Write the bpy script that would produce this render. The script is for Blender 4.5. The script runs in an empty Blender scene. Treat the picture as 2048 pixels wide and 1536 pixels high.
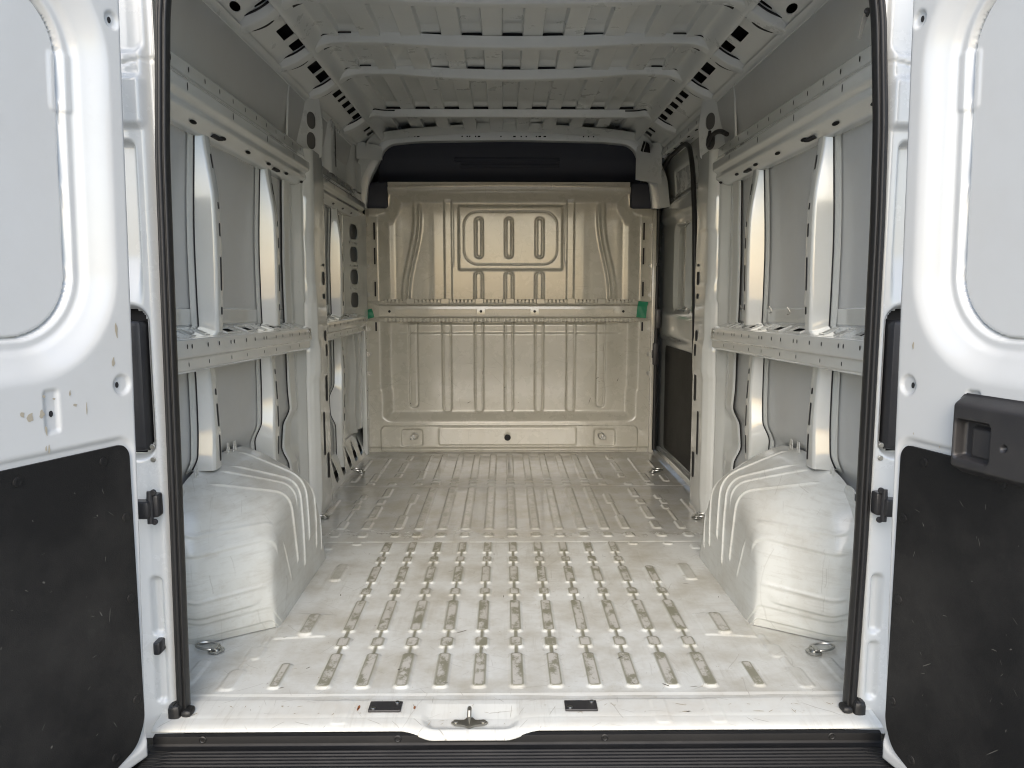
import bpy, bmesh, math, random
import numpy as np
from mathutils import Vector
from mathutils.geometry import tessellate_polygon
rng = np.random.default_rng(7); random.seed(7)
S = bpy.context.scene
COL = S.collection

# ------------------------------------------------------------------ camera, world, sun, exposure
F_PX = 1550.0
cam_d = bpy.data.cameras.new('camera'); cam = bpy.data.objects.new('camera', cam_d); COL.objects.link(cam)
cam_d.sensor_width = 36; cam_d.lens = 36*F_PX/2048; cam_d.clip_start = .02; cam_d.clip_end = 2000
cam.location = (-.033, 0, .99)
TH = math.atan(180/F_PX); YAW = math.atan(16/F_PX*math.cos(TH))
cam.rotation_euler = (math.pi/2-TH, 0, -YAW)
S.camera = cam
SUN_EL, SUN_AZ = math.radians(36), math.radians(186)     # azimuth measured from +Y (into the van), clockwise
w = bpy.data.worlds.new('World'); S.world = w; w.use_nodes = True
nt = w.node_tree; nt.nodes.clear()
sky = nt.nodes.new('ShaderNodeTexSky'); sky.sky_type = 'NISHITA'; sky.sun_disc = False
sky.sun_elevation = SUN_EL; sky.sun_rotation = SUN_AZ
sky.air_density = 1.0; sky.dust_density = 2.1; sky.ozone_density = .6
bg = nt.nodes.new('ShaderNodeBackground'); bg.inputs[1].default_value = .15
wo = nt.nodes.new('ShaderNodeOutputWorld')
nt.links.new(sky.outputs[0], bg.inputs[0]); nt.links.new(bg.outputs[0], wo.inputs[0])
sd = bpy.data.lights.new('sun', 'SUN'); sun = bpy.data.objects.new('sun', sd); COL.objects.link(sun)
sd.energy = .5; sd.angle = math.radians(60); sd.color = (1, .965, .91)
dv = Vector((math.sin(SUN_AZ)*math.cos(SUN_EL), math.cos(SUN_AZ)*math.cos(SUN_EL), math.sin(SUN_EL)))
sun.rotation_euler = dv.to_track_quat('Z', 'Y').to_euler()
S.view_settings.view_transform = 'Standard'; S.view_settings.look = 'None'
S.view_settings.exposure = 1.44; S.view_settings.gamma = 1; S.view_settings.use_curve_mapping = False
S.render.engine = 'CYCLES'
S.cycles.filter_width = 1.1; S.cycles.max_bounces = 10; S.cycles.diffuse_bounces = 7; S.cycles.glossy_bounces = 5

# ------------------------------------------------------------------ materials
def mat(name, col, rough=.3, coat=0., metal=0., grime=0., grime_col=(.30,.26,.19), scratch=0., bump=0., wear=None, spec=.5,
        rough_var=.0, far_gloss_grey=False, gscale=5., streak=None, axis=(0,0,1), drag=0.):
    m = bpy.data.materials.new(name); m.use_nodes = True
    t = m.node_tree; N = t.nodes; L = t.links; b = N['Principled BSDF']
    b.inputs['Base Color'].default_value = (*col, 1); b.inputs['Roughness'].default_value = rough
    b.inputs['Metallic'].default_value = metal; b.inputs['Coat Weight'].default_value = coat
    b.inputs['Coat Roughness'].default_value = .06 if coat > .95 else .08; b.inputs['Coat IOR'].default_value = 1.7 if coat > .95 else 1.5; b.inputs['Specular IOR Level'].default_value = spec
    tc = N.new('ShaderNodeTexCoord')
    def noise(scale, detail=6, rgh=.6, sc=(1,1,1), rot=(0,0,0)):
        mp = N.new('ShaderNodeMapping'); mp.inputs['Scale'].default_value = sc; mp.inputs['Rotation'].default_value = rot
        L.new(tc.outputs['Object'], mp.inputs[0])
        n = N.new('ShaderNodeTexNoise'); n.inputs['Scale'].default_value = scale
        n.inputs['Detail'].default_value = detail; n.inputs['Roughness'].default_value = rgh
        L.new(mp.outputs[0], n.inputs['Vector']); return n.outputs['Fac']
    def ramp(f, a, c, v0=0., v1=1.):
        r = N.new('ShaderNodeMapRange'); r.inputs[1].default_value = a; r.inputs[2].default_value = c
        r.inputs[3].default_value = v0; r.inputs[4].default_value = v1; L.new(f, r.inputs[0]); return r.outputs[0]
    def mul(a, c):
        x = N.new('ShaderNodeMath'); x.operation = 'MULTIPLY'
        L.new(a, x.inputs[0])
        if isinstance(c, float): x.inputs[1].default_value = c
        else: L.new(c, x.inputs[1])
        return x.outputs[0]
    cur = None
    def mixc(fac, col2):
        nonlocal cur
        x = N.new('ShaderNodeMix'); x.data_type = 'RGBA'; L.new(fac, x.inputs[0])
        if cur is None: x.inputs[6].default_value = (*col, 1)
        else: L.new(cur, x.inputs[6])
        x.inputs[7].default_value = (*col2, 1); cur = x.outputs[2]
    if far_gloss_grey:
        sp0 = N.new('ShaderNodeSeparateXYZ'); L.new(tc.outputs['Object'], sp0.inputs[0]); mixc(mul(ramp(sp0.outputs[1], 3.0, 3.16), .85), (.40,.405,.385))  # far floor greyed in base colour: dark ceiling reflection painted onto less scuffed paint
    if grime:
        f = mul(ramp(noise(gscale, 10, .66), .42, .80), float(grime)); mixc(f, grime_col)
        f = mul(mul(ramp(noise(55, 5, .75), .55, .85), ramp(noise(3.1, 3, .5), .45, .65)), float(grime)); mixc(f, grime_col)
    if wear:
        at = N.new('ShaderNodeAttribute'); at.attribute_name = 'wear'
        a2 = N.new('ShaderNodeAttribute'); a2.attribute_name = 'core'
        mask = ramp(noise(20, 8, .72, (1,.7,1)), .44, .53)
        mixc(at.outputs['Fac'], wear)
        x = mul(mul(a2.outputs['Fac'], mask), .80); mixc(x, (.50,.49,.455))
    if drag:                                         # scuffs dragged along the load direction
        f = mul(mul(ramp(noise(4, 8, .75, (14, 1.1, 1)), .52, .66), ramp(noise(2.2, 4, .6), .46, .60)), float(drag)); mixc(f, (.25,.23,.18))
        f = mul(mul(ramp(noise(5, 8, .75, (1.4, 12, 1)), .55, .68), ramp(noise(3.3, 4, .6, (1,1,1), (0,0,1)), .50, .62)), float(drag)); mixc(f, (.28,.25,.19))
    if scratch:                                      # short random scratches: one possible line per voronoi cell
        for sc_, ln, wd, pr in ((9, .055, .0016, .55), (21, .022, .0011, .60), (5, .10, .0014, .70)):
            vo = N.new('ShaderNodeTexVoronoi'); vo.inputs['Scale'].default_value = sc_
            nz = N.new('ShaderNodeTexNoise'); nz.inputs['Scale'].default_value = 14; L.new(tc.outputs['Object'], nz.inputs['Vector'])
            wp = N.new('ShaderNodeVectorMath'); wp.operation = 'MULTIPLY_ADD'; L.new(nz.outputs['Color'], wp.inputs[0]); wp.inputs[1].default_value = (.012,.012,.012); L.new(tc.outputs['Object'], wp.inputs[2])
            L.new(wp.outputs[0], vo.inputs['Vector'])
            df = N.new('ShaderNodeVectorMath'); df.operation = 'SUBTRACT'; L.new(wp.outputs[0], df.inputs[0]); L.new(vo.outputs['Position'], df.inputs[1])
            sc2 = N.new('ShaderNodeSeparateColor'); L.new(vo.outputs['Color'], sc2.inputs[0])
            an = N.new('ShaderNodeMath'); an.operation = 'MULTIPLY'; an.inputs[1].default_value = 6.28; L.new(sc2.outputs[0], an.inputs[0])
            vr = N.new('ShaderNodeVectorRotate'); vr.rotation_type = 'AXIS_ANGLE'; vr.inputs['Axis'].default_value = axis
            L.new(df.outputs[0], vr.inputs['Vector']); L.new(an.outputs[0], vr.inputs['Angle'])
            sx = N.new('ShaderNodeSeparateXYZ'); L.new(vr.outputs[0], sx.inputs[0])
            ab1 = N.new('ShaderNodeMath'); ab1.operation = 'ABSOLUTE'; L.new(sx.outputs[0 if axis[0] < .5 else 1], ab1.inputs[0])
            ab2 = N.new('ShaderNodeMath'); ab2.operation = 'ABSOLUTE'; L.new(sx.outputs[1 if axis[2] > .5 else 2], ab2.inputs[0])
            f = mul(ramp(ab1.outputs[0], ln*.6, ln, 1., 0.), ramp(ab2.outputs[0], wd*.4, wd, 1., 0.))
            f = mul(mul(f, ramp(sc2.outputs[1], pr, pr+.3)), float(scratch)); mixc(f, (.17,.15,.12))
    if streak:
        f = mul(ramp(noise(7, 6, .7, (1.2, 1.2, 9) if streak[1]=='h' else (1,7,1)), .50, .70), float(streak[0])); mixc(f, (.27,.245,.20))
    if cur is not None: L.new(cur, b.inputs['Base Color'])
    if rough_var:
        L.new(ramp(noise(6, 8, .7), .3, .7, rough-rough_var, rough+rough_var), b.inputs['Roughness'])
    if far_gloss_grey:   # the load floor is scuffed dull behind the wheel arches, still shiny further in
        sp = N.new('ShaderNodeSeparateXYZ'); L.new(tc.outputs['Object'], sp.inputs[0])
        a = N.new('ShaderNodeMath'); a.operation = 'ADD'; L.new(sp.outputs[1], a.inputs[0])
        L.new(ramp(noise(5, 8, .7), .3, .7, -.12, .12), a.inputs[1])
        L.new(ramp(a.outputs[0], 2.9, 3.2, rough+.2, rough-.05), b.inputs['Roughness'])
        L.new(ramp(a.outputs[0], 2.9, 3.2, .0, coat), b.inputs['Coat Weight'])
    if bump:
        bp = N.new('ShaderNodeBump'); bp.inputs['Strength'].default_value = bump; bp.inputs['Distance'].default_value = .001
        L.new(noise(420, 3, .6), bp.inputs['Height']); L.new(bp.outputs[0], b.inputs['Normal'])
    return m
M = dict(
 white = mat('white paint', (.525,.54,.53), .26, .7, grime=.12, rough_var=.05),
 door  = mat('white door paint', (.54,.555,.55), .20, .8, grime=.10, rough_var=.04),
 inner = mat('white inner body paint', (.525,.54,.515), .22, 1., grime=.16, rough_var=.05),
 roof  = mat('roof underside paint', (.58,.60,.585), .30, .35, grime=.10, rough_var=.05),
 skin  = mat('body skin paint', (.45,.46,.45), .34, .25, grime=.16, rough_var=.06),
 floor = mat('load floor paint', (.545,.56,.535), .26, .5, grime=.95, grime_col=(.29,.26,.19), scratch=.30, wear=(.20,.196,.145), far_gloss_grey=True, drag=.35),
 sill  = mat('sill paint', (.58,.595,.565), .34, .25, grime=.55, grime_col=(.42,.37,.29), scratch=.55, drag=.3),
 arch  = mat('wheel arch paint', (.545,.56,.53), .34, .45, grime=.75, grime_col=(.33,.30,.24), scratch=.25, streak=(.3,'h'), gscale=4),
 bulk  = mat('bulkhead paint', (.475,.46,.395), .27, .9, grime=.20, grime_col=(.30,.26,.18), scratch=.30, rough_var=.05, axis=(0,1,0)),
 seal  = mat('black rubber', (.011,.011,.011), .5, rough_var=.1),
 plast = mat('black plastic', (.022,.022,.024), .42, grime=.25, grime_col=(.10,.09,.075), rough_var=.1, bump=.25),
 step  = mat('ribbed black plastic', (.006,.0063,.007), .55, grime=.3, grime_col=(.03,.028,.025), rough_var=.08, spec=.3),
 board = mat('black fibre board', (.010,.010,.010), .55, grime=.55, grime_col=(.052,.05,.046), bump=.8, gscale=3.2, spec=.22),
 trim  = mat('dark cab trim', (.026,.030,.044), .6, bump=.3),
 scuff = mat('pale scuff', (.10,.095,.085), .7),
 smudge= mat('dark scuff', (.12,.11,.09), .6),
 oval_shade   = mat('inner sheet with painted shade', (.10,.098,.09), .6),
 gap_shade  = mat('painted gap shade', (.012,.012,.013), .8),  # near-black stands in for shade in holes, gaps, seams and cavities
 steel = mat('zinc steel', (.42,.42,.40), .32, metal=1., rough_var=.12),
 dsteel= mat('dark steel', (.34,.33,.29), .4, metal=.9, rough_var=.12),
 tape  = mat('green tape', (.012,.20,.10), .45),
 rust  = mat('rust', (.22,.08,.025), .8),
 chip  = mat('chipped paint', (.36,.33,.26), .6, grime=.5),
 paper = mat('grey paper', (.58,.58,.55), .6),
 ground= mat('ground', (.26,.25,.23), .85, grime=.5, grime_col=(.07,.065,.06)),
)

# ------------------------------------------------------------------ object helpers
def link(o, parent=None):
    COL.objects.link(o)
    if parent is not None:
        o.parent = parent; o.matrix_parent_inverse = parent.matrix_basis.inverted() if parent.parent is None else (parent.parent.matrix_basis @ parent.matrix_parent_inverse @ parent.matrix_basis).inverted()
    return o
def mk(name, V, Fc, m, parent=None, sharp=38, attrs=None):
    V = np.asarray(V, dtype=np.float32).reshape(-1, 3)
    me = bpy.data.meshes.new(name)
    if isinstance(Fc, np.ndarray):
        nf, k = Fc.shape
        me.vertices.add(len(V)); me.vertices.foreach_set('co', V.ravel())
        me.loops.add(nf*k); me.loops.foreach_set('vertex_index', Fc.ravel().astype(np.int32))
        me.polygons.add(nf); me.polygons.foreach_set('loop_start', np.arange(0, nf*k, k, dtype=np.int32))
        me.update(calc_edges=True)
    else:
        me.from_pydata([tuple(map(float, v)) for v in V], [], Fc); me.update()
    me.materials.append(M[m])
    me.polygons.foreach_set('use_smooth', np.ones(len(me.polygons), dtype=bool))
    if attrs:
        for k2, a in attrs.items():
            at = me.attributes.new(k2, 'FLOAT', 'POINT'); at.data.foreach_set('value', np.asarray(a, np.float32).ravel())
    me.validate()
    if sharp and sharp < 180: me.set_sharp_from_angle(angle=math.radians(sharp))
    return link(bpy.data.objects.new(name, me), parent)
def gridF(n, m_, cu=False, cv=False, keep=None):
    I = np.arange(n*m_).reshape(n, m_)
    if cu: I = np.vstack([I, I[:1]])
    if cv: I = np.hstack([I, I[:, :1]])
    Q = np.stack([I[:-1,:-1], I[1:,:-1], I[1:,1:], I[:-1,1:]], -1).reshape(-1, 4)
    if keep is not None: Q = Q[keep.ravel()]
    return Q
def grid(name, P, m, parent=None, cu=False, cv=False, keep=None, attrs=None, sharp=50):
    P = np.asarray(P, float); n, k = P.shape[:2]
    return mk(name, P.reshape(-1,3), gridF(n, k, cu, cv, keep), m, parent, sharp, attrs)
class MB:                                           # collects shapes into one mesh
    def __init__(s): s.V = []; s.F = []
    def add(s, V, Fc):
        o = len(s.V); s.V += [tuple(v) for v in V]; s.F += [[i+o for i in f] for f in Fc]; return s
    def addgrid(s, P, cu=False, cv=False):
        P = np.asarray(P, float); n, k = P.shape[:2]; return s.add(P.reshape(-1,3), gridF(n, k, cu, cv).tolist())
    def box(s, a, b, bev=0.0):
        (x0,y0,z0),(x1,y1,z1) = a, b
        if bev <= 0:
            return s.add([(x,y,z) for x in (x0,x1) for y in (y0,y1) for z in (z0,z1)], [[0,1,3,2],[4,6,7,5],[0,4,5,1],[2,3,7,6],[0,2,6,4],[1,5,7,3]])
        def ring(z, e):
            c = bev*(1-.7071)
            p = [(x0+e+bev,y0+e),(x1-e-bev,y0+e),(x1-e-c,y0+e+c),(x1-e,y0+e+bev),(x1-e,y1-e-bev),(x1-e-c,y1-e-c),(x1-e-bev,y1-e),(x0+e+bev,y1-e),(x0+e+c,y1-e-c),(x0+e,y1-e-bev),(x0+e,y0+e+bev),(x0+e+c,y0+e+c)]
            return [(x,y,z) for x,y in p]
        R = [ring(z0,bev*.6), ring(z0+bev*.3,bev*.2), ring(z0+bev,0), ring(z1-bev,0), ring(z1-bev*.3,bev*.2), ring(z1,bev*.6)]
        o = len(s.V); s.addgrid(R, cv=True); n = 12
        s.F += [[o+i for i in range(n)][::-1], [o+5*n+i for i in range(n)]]; return s
    def disc(s, c, nrm, r, h, n=20, prof=None):      # short turned shape along nrm
        c = np.array(c, float); nrm = np.array(nrm, float); nrm /= np.linalg.norm(nrm)
        a = np.cross(nrm, (0,0,1.) if abs(nrm[2]) < .9 else (1.,0,0)); a /= np.linalg.norm(a); b = np.cross(nrm, a)
        prof = prof or [(0,r),(h*.7,r),(h,r*.8)]
        th = np.linspace(0, 2*math.pi, n, endpoint=False)
        R = [[c+nrm*hh+rr*(math.cos(t)*a+math.sin(t)*b) for t in th] for hh, rr in prof]
        o = len(s.V); s.addgrid(R, cv=True); k = len(prof)
        s.F += [[o+(k-1)*n+i for i in range(n)], [o+i for i in range(n)][::-1]]; return s
    def tube(s, pts, r, n=10, closed=False):
        P = np.array(pts, float); k = len(P)
        T = np.roll(P,-1,0)-np.roll(P,1,0)
        if not closed: T[0] = P[1]-P[0]; T[-1] = P[-1]-P[-2]
        T /= np.linalg.norm(T, axis=1)[:,None]+1e-9
        ref = np.array((0,0,1.)) if abs(T[:,2]).mean() < .8 else np.array((1.,0,0))
        A = np.cross(T, ref); A /= np.linalg.norm(A, axis=1)[:,None]+1e-9; B = np.cross(T, A)
        th = np.linspace(0, 2*math.pi, n, endpoint=False)
        rr = np.full(k, r) if np.isscalar(r) else np.array(r)
        R = P[:,None,:] + rr[:,None,None]*(np.cos(th)[None,:,None]*A[:,None,:]+np.sin(th)[None,:,None]*B[:,None,:])
        o = len(s.V); s.addgrid(R, cu=closed, cv=True)
        if not closed: s.F += [[o+i for i in range(n)][::-1], [o+(k-1)*n+i for i in range(n)]]
        return s
    def plate(s, outer, holes, f, thick, curve=1):     # flat sheet with real openings; f(u,v,w) -> xyz
        loops = [outer]+list(holes)
        vl = [[Vector((p[0], p[1], 0)) for p in l] for l in loops]
        flat = [p for l in loops for p in l]
        tri = tessellate_polygon(vl); n = len(flat); o = len(s.V)
        s.V += [tuple(f(p[0],p[1],0.)) for p in flat]+[tuple(f(p[0],p[1],thick)) for p in flat]
        s.F += [[o+i for i in t] for t in tri]+[[o+n+i for i in t][::-1] for t in tri]
        k = 0
        for l in loops:
            q = len(l)
            for i in range(q): j = (i+1) % q; s.F.append([o+k+i, o+k+j, o+n+k+j, o+n+k+i])
            k += q
        return s
    def build(s, name, m, parent=None, sharp=38): return mk(name, s.V, s.F, m, parent, sharp)
    def into(s, o, m):                               # marks and dark-painted openings that belong to the pressed sheet itself
        me = o.data
        if M[m].name not in me.materials: me.materials.append(M[m])
        mi = [x.name for x in me.materials].index(M[m].name)
        b = bmesh.new(); b.from_mesh(me)
        vs = [b.verts.new(tuple(map(float, v))) for v in s.V]
        for f in s.F:
            try: q = b.faces.new([vs[i] for i in f]); q.material_index = mi; q.smooth = False
            except ValueError: pass
        b.to_mesh(me); b.free(); return o
def fillet(pts, r, n=4, closed=False):
    pts = [np.array(p, float) for p in pts]; out = []; k = len(pts)
    for i, p in enumerate(pts):
        if not closed and i in (0, k-1): out.append(p); continue
        a, b = pts[i-1]-p, pts[(i+1) % k]-p; la, lb = np.linalg.norm(a), np.linalg.norm(b)
        d = min(r, la*.45, lb*.45)
        A, B = p+a/la*d, p+b/lb*d
        for t in np.linspace(0, 1, n+1): out.append((1-t)**2*A+2*t*(1-t)*p+t*t*B)
    return np.array(out)
def rrect(cx, cy, hx, hy, r, n=5):
    r = min(r, hx*.999, hy*.999); out = []
    for sx, sy, a0 in ((1,1,0),(-1,1,90),(-1,-1,180),(1,-1,270)):
        for i in range(n+1):
            a = math.radians(a0+90*i/n); out.append((cx+sx*(hx-r)+r*math.cos(a), cy+sy*(hy-r)+r*math.sin(a)))
    return out
def ell(cx, cy, a, b, n=14): return [(cx+a*math.cos(2*math.pi*i/n), cy+b*math.sin(2*math.pi*i/n)) for i in range(n)]
def ss(a, b, x): t = np.clip((x-a)/(b-a), 0, 1); return t*t*(3-2*t)
def sdr(X, Z, cx, cz, hx, hz, r):
    qx = np.abs(X-cx)-hx+r; qz = np.abs(Z-cz)-hz+r
    return np.hypot(np.maximum(qx,0), np.maximum(qz,0))+np.minimum(np.maximum(qx,qz),0)-r
def vnoise(X, Y, sc, seed=0):
    r = np.random.default_rng(seed); out = 0
    for i in range(7):
        a, b, p = r.normal(0,sc), r.normal(0,sc), r.uniform(0,6.3); out = out+np.sin(a*X+b*Y+p)
    return out/7
def tag(o, label=None, cat=None, group=None, kind=None):
    for k, v in (('label',label),('category',cat),('group',group),('kind',kind)):
        if v: o[k] = v
    return o

# ------------------------------------------------------------------ ground
g = MB().box((-60,-60,-.60), (60,60,-.55)).build('ground', 'ground'); tag(g, kind='structure')

# ------------------------------------------------------------------ the van (one thing)
VAN = bpy.data.objects.new('cargo_van', None); VAN.location = (0, 3.2, -.55); COL.objects.link(VAN)
VAN.empty_display_size = .3
tag(VAN, 'empty white cargo van seen through its open rear doors, with bare walls and ribbed floor', 'van')
bpy.context.view_layer.update()

# ---- outer shell: closes the body so light only enters through the openings
m = MB()
for s in (-1, 1):
    zz = [(-.30,.985),(.3,1.0),(.9,1.0),(1.5,.975),(1.85,.94),(1.98,.90),(2.03,.80),(2.05,.5),(2.055,0)]
    P = [[(s*x, y, z) for z, x in zz] for y in (1.70, 2.5, 3.5, 4.5, 5.6)]
    m.addgrid(P)
m.add([(-1,5.6,-.3),(1,5.6,-.3),(.95,5.6,2.05),(-.95,5.6,2.05)], [[0,1,2,3]])
m.add([(-.98,1.72,-.30),(.98,1.72,-.30),(1,5.6,-.3),(-1,5.6,-.3)], [[0,1,2,3]])
m.build('outer_shell', 'white', VAN)

# ---- load floor
def seglist():
    L = []      # xc, y0, y1, half width, height, wear
    c = .0985
    rows = [(1.862,2.040,.0155),(2.085,2.141,.0165),(2.188,2.411,.0155),(2.463,2.517,.0155),(2.574,2.727,.0150),(2.777,2.834,.0150),(2.886,3.005,.0145)]
    for k in range(-5, 6):
        R = rows if k < 5 else rows[:5]
        for i, (a, b, h) in enumerate(R):
            L.append((k*c, a, b, h, .0065, 1))
            if i+1 < len(R): L.append((k*c, b-.01, R[i+1][0]+.01, .0042, .0045, 1))
    for k in range(-4, 5):
        L.append((k*c, 3.191, 3.899, .0150, .007, .42)); L.append((k*c, 4.080, 4.72, .0145, .007, .25))
    for x in [k*c for k in range(-4,5)]+[-.732,-.618,-.484,.484,.618,.732]:
        L.append((x, 3.090, 3.137, .016, .006, .8 if abs(x)<.6 else .3)); L.append((x, 3.952, 3.992, .016, .006, .25))
        if abs(x) < .45: L.append((x, 4.020, 4.05, .016, .006, .1))
    for s in (-1, 1):
        for x,a,b,h,am,wr in [(.475,3.595,3.769,.013,.006,.3),(.482,3.38,3.61,.005,.004,.5),(.484,3.20,3.39,.014,.006,.4),
            (.615,3.72,3.88,.013,.006,.4),(.622,3.59,3.665,.014,.006,.3),(.620,3.353,3.539,.015,.006,.6),(.62,3.199,3.299,.014,.006,.3),
            (.727,3.198,3.30,.013,.006,.1),(.727,3.28,3.48,.004,.004,0),(.83,3.383,3.667,.006,.005,0),(.476,4.27,4.69,.005,.005,0),(.484,4.083,4.27,.013,.006,.3),
            (.605,4.56,4.69,.012,.005,.2),(.61,4.243,4.48,.013,.005,.3),(.611,4.12,4.20,.013,.006,.2),(.72,4.217,4.60,.006,.005,0),(.73,4.024,4.20,.013,.006,.3),
            (.828,4.30,4.56,.006,.005,.1),(.832,4.023,4.16,.012,.006,.1),(.617,1.862,1.985,.0115,.006,1),(.735,1.855,1.955,.016,.004,.15),(.730,1.94,2.04,.007,.003,0),
            (.722,2.02,2.09,.017,.004,.1),(.715,2.08,2.16,.006,.003,0),(.622,2.60,2.755,.0165,.006,.45),(.615,2.165,2.300,.0165,.007,.8),(.845,1.88,2.01,.012,.004,0),
            (.72,2.93,2.975,.014,.005,0),(.735,2.87,2.90,.014,.005,0)]:
            L.append((s*x, a, b, h, am, wr))
        for i in range(3): L.append((s*(.722+.010*(i%2)), 3.50+.09*i, 3.57+.09*i, .010, .005, .05))
        L.append((s*.62, 2.984, 3.012, .015, .005, .4))
    L.append((.481, 2.984, 3.010, .015, .005, .4))
    return L
xs = np.arange(-.948, .9481, .0035); ys = np.concatenate([np.arange(1.80, 3.3, .0035), np.arange(3.3, 4.835, .0045)])
X, Y = np.meshgrid(xs, ys, indexing='ij'); H = np.zeros_like(X); W = np.zeros_like(X); W2 = np.zeros_like(X)
H += .0007*vnoise(X, Y, 9, 3)+.0004*vnoise(X, Y, 25, 5)
for xc, a, b, h, am, wr in seglist():
    fl = .0075 if h > .008 else .003
    i0, i1 = np.searchsorted(xs, [xc-h-fl-.006, xc+h+fl+.006]); j0, j1 = np.searchsorted(ys, [a-fl-.006, b+fl+.006])
    sx, sy = X[i0:i1, j0:j1], Y[i0:i1, j0:j1]
    d = sdr(sx, sy, xc, (a+b)/2, h, (b-a)/2, h*.62)
    H[i0:i1, j0:j1] = np.maximum(H[i0:i1, j0:j1], am*(1-ss(0, fl, d)))
    if wr:
        W[i0:i1, j0:j1] = np.maximum(W[i0:i1, j0:j1], wr*(1-ss(-.001, .0022, d)))
        if h > .008: W2[i0:i1, j0:j1] = np.maximum(W2[i0:i1, j0:j1], min(1, wr*1.2)*(1-ss(-.0055, -.002, d)))
for yy in (3.027, 3.935): H += .0016*ss(yy-.002, yy+.002, Y); H -= .0012*np.exp(-((Y-yy)/.003)**2)
H -= .0026*ss(3.0, 3.01, Y)
for s in (-1, 1):                                    # reinforcement plates beside the wheel arches
    tri = np.maximum.reduce([s*X-.70, .555-s*X+np.maximum(0, (2.235-Y))*0, np.abs(Y-2.235)-(.075+.12*(s*X-.56))])
    H += .0032*(1-ss(-.002, .002, tri)); H -= .0012*np.exp(-((X-s*(.50+.02*np.sin(Y*4)))/.0022)**2)*(Y<2.9)*(Y>2.0)*.6
    H += .010*ss(.885, .93, s*X)
keep = np.ones((len(xs)-1, len(ys)-1), bool)
Hf, xf, yf = H, xs, ys
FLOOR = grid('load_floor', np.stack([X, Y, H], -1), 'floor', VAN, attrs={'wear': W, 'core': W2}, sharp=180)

def tie_ring(x, y, s, parent, z=.002):
    m = MB().disc((x, y, z), (0,0,1), .022, .005).disc((x, y, z+.005), (0,0,1), .012, .005, 14)
    m.build('anchor_base', 'steel', parent)
    c = np.array((x+s*.026, y+.010, z+.010)); pts = []
    for t in np.linspace(0, 2*math.pi, 26, endpoint=False):
        pts.append(c+np.array((.032*math.cos(t), .022*math.sin(t), .004*math.cos(t)*s)))
    MB().tube(pts, .0036, 8, True).box((x-.006+s*.004, y-.014, z+.006), (x+.008+s*.004, y+.020, z+.012), .002).build('tie_down_ring', 'steel', parent)
for x, y, s in ((-.835,2.065,-1),(.825,2.04,1),(-.831,3.365,-1),(.82,3.34,1),(-.83,4.25,-1),(.795,4.233,1)): tie_ring(x, y, s, FLOOR, .004)

# ---- rear sill with latch dish
us = np.linspace(-.845, .845, 560); prof = fillet([(1.832,.0015),(1.815,-.001),(1.806,-.001),(1.802,.003),(1.785,.003),(1.730,.001),(1.700,-.006),(1.6875,-.016),(1.6845,-.034),(1.71,-.040)], .012, 8)
P = np.zeros((len(us), len(prof), 3))
for i, x in enumerate(us):
    bul = float(ss(-.275,-.195,x)*(1-ss(-.03,.05,x)))
    P[i,:,0] = x; t = np.clip((1.80-prof[:,0])/.11, 0, 1)
    P[i,:,1] = prof[:,0]-.024*bul*t**2; P[i,:,2] = np.where(prof[:,1] < -.001, prof[:,1]*(.40+.28*bul), prof[:,1])
yy_, xx_ = P[:,:,1], P[:,:,0]
dish = sdr(xx_, yy_, -.112, 1.725, .115, .045, .04)
P[:,:,2] -= .012*(1-ss(-.022, .004, dish))*ss(1.672, 1.69, yy_)
groove = np.maximum(np.abs(xx_+.01)-.49, np.abs(yy_-1.806)-.004); P[:,:,2] -= .003*(1-ss(-.002,.003,groove))
for cx in (.34,.47,-.42): P[:,:,2] += .0018*(1-ss(-.004,.004,sdr(xx_,yy_,cx,1.75,.018,.05,.01)))
SPY, SPZ = prof[::-1,0][5:], prof[::-1,1][5:]*1.0
_o = np.argsort(SPY); SPY, SPZ = SPY[_o], np.maximum(SPZ[_o], -.0137)
SILL = grid('rear_sill', P, 'sill', VAN, sharp=60)
for x0 in (-.358, .112):
    m = MB().box((x0,1.742,.0022), (x0+.078,1.785,.0075), .0015); pad = m.build('rubber_pad', 'plast', SILL)
    for dx, dy in ((.012,.009),(.066,.035)): MB().disc((x0+dx,1.742+dy,.0075),(0,0,1),.006,.003,14).build('screw','steel',SILL)
m = MB(); m.plate([(-.158,1.712),(-.150,1.704),(-.128,1.700),(-.115,1.690),(-.102,1.700),(-.080,1.704),(-.072,1.712),(-.080,1.722),(-.102,1.722),(-.108,1.732),(-.122,1.732),(-.128,1.722),(-.150,1.722)], [], lambda u,v,q:(u,v,-.0095+q), .004)
m.disc((-.147,1.713,-.0055),(0,0,1),.0065,.003,14).disc((-.083,1.713,-.0055),(0,0,1),.0065,.003,14)
m.tube([(-.115,1.728,-.006),(-.115,1.728,.016),(-.115,1.722,.023),(-.115,1.706,.023),(-.115,1.700,.016),(-.115,1.700,-.006)], .0052, 10)
m.build('latch_striker', 'dsteel', SILL)
m = MB()
for x, y, r in ((-.383,1.765,.0035),(-.249,1.762,.003),(-.384,1.756,.0025)): m.plate(ell(x,y,r*.9,r*2.6,9),[],lambda u,v,q:(u,v,.0031+q),.0003)
m.into(SILL,'rust')

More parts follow.
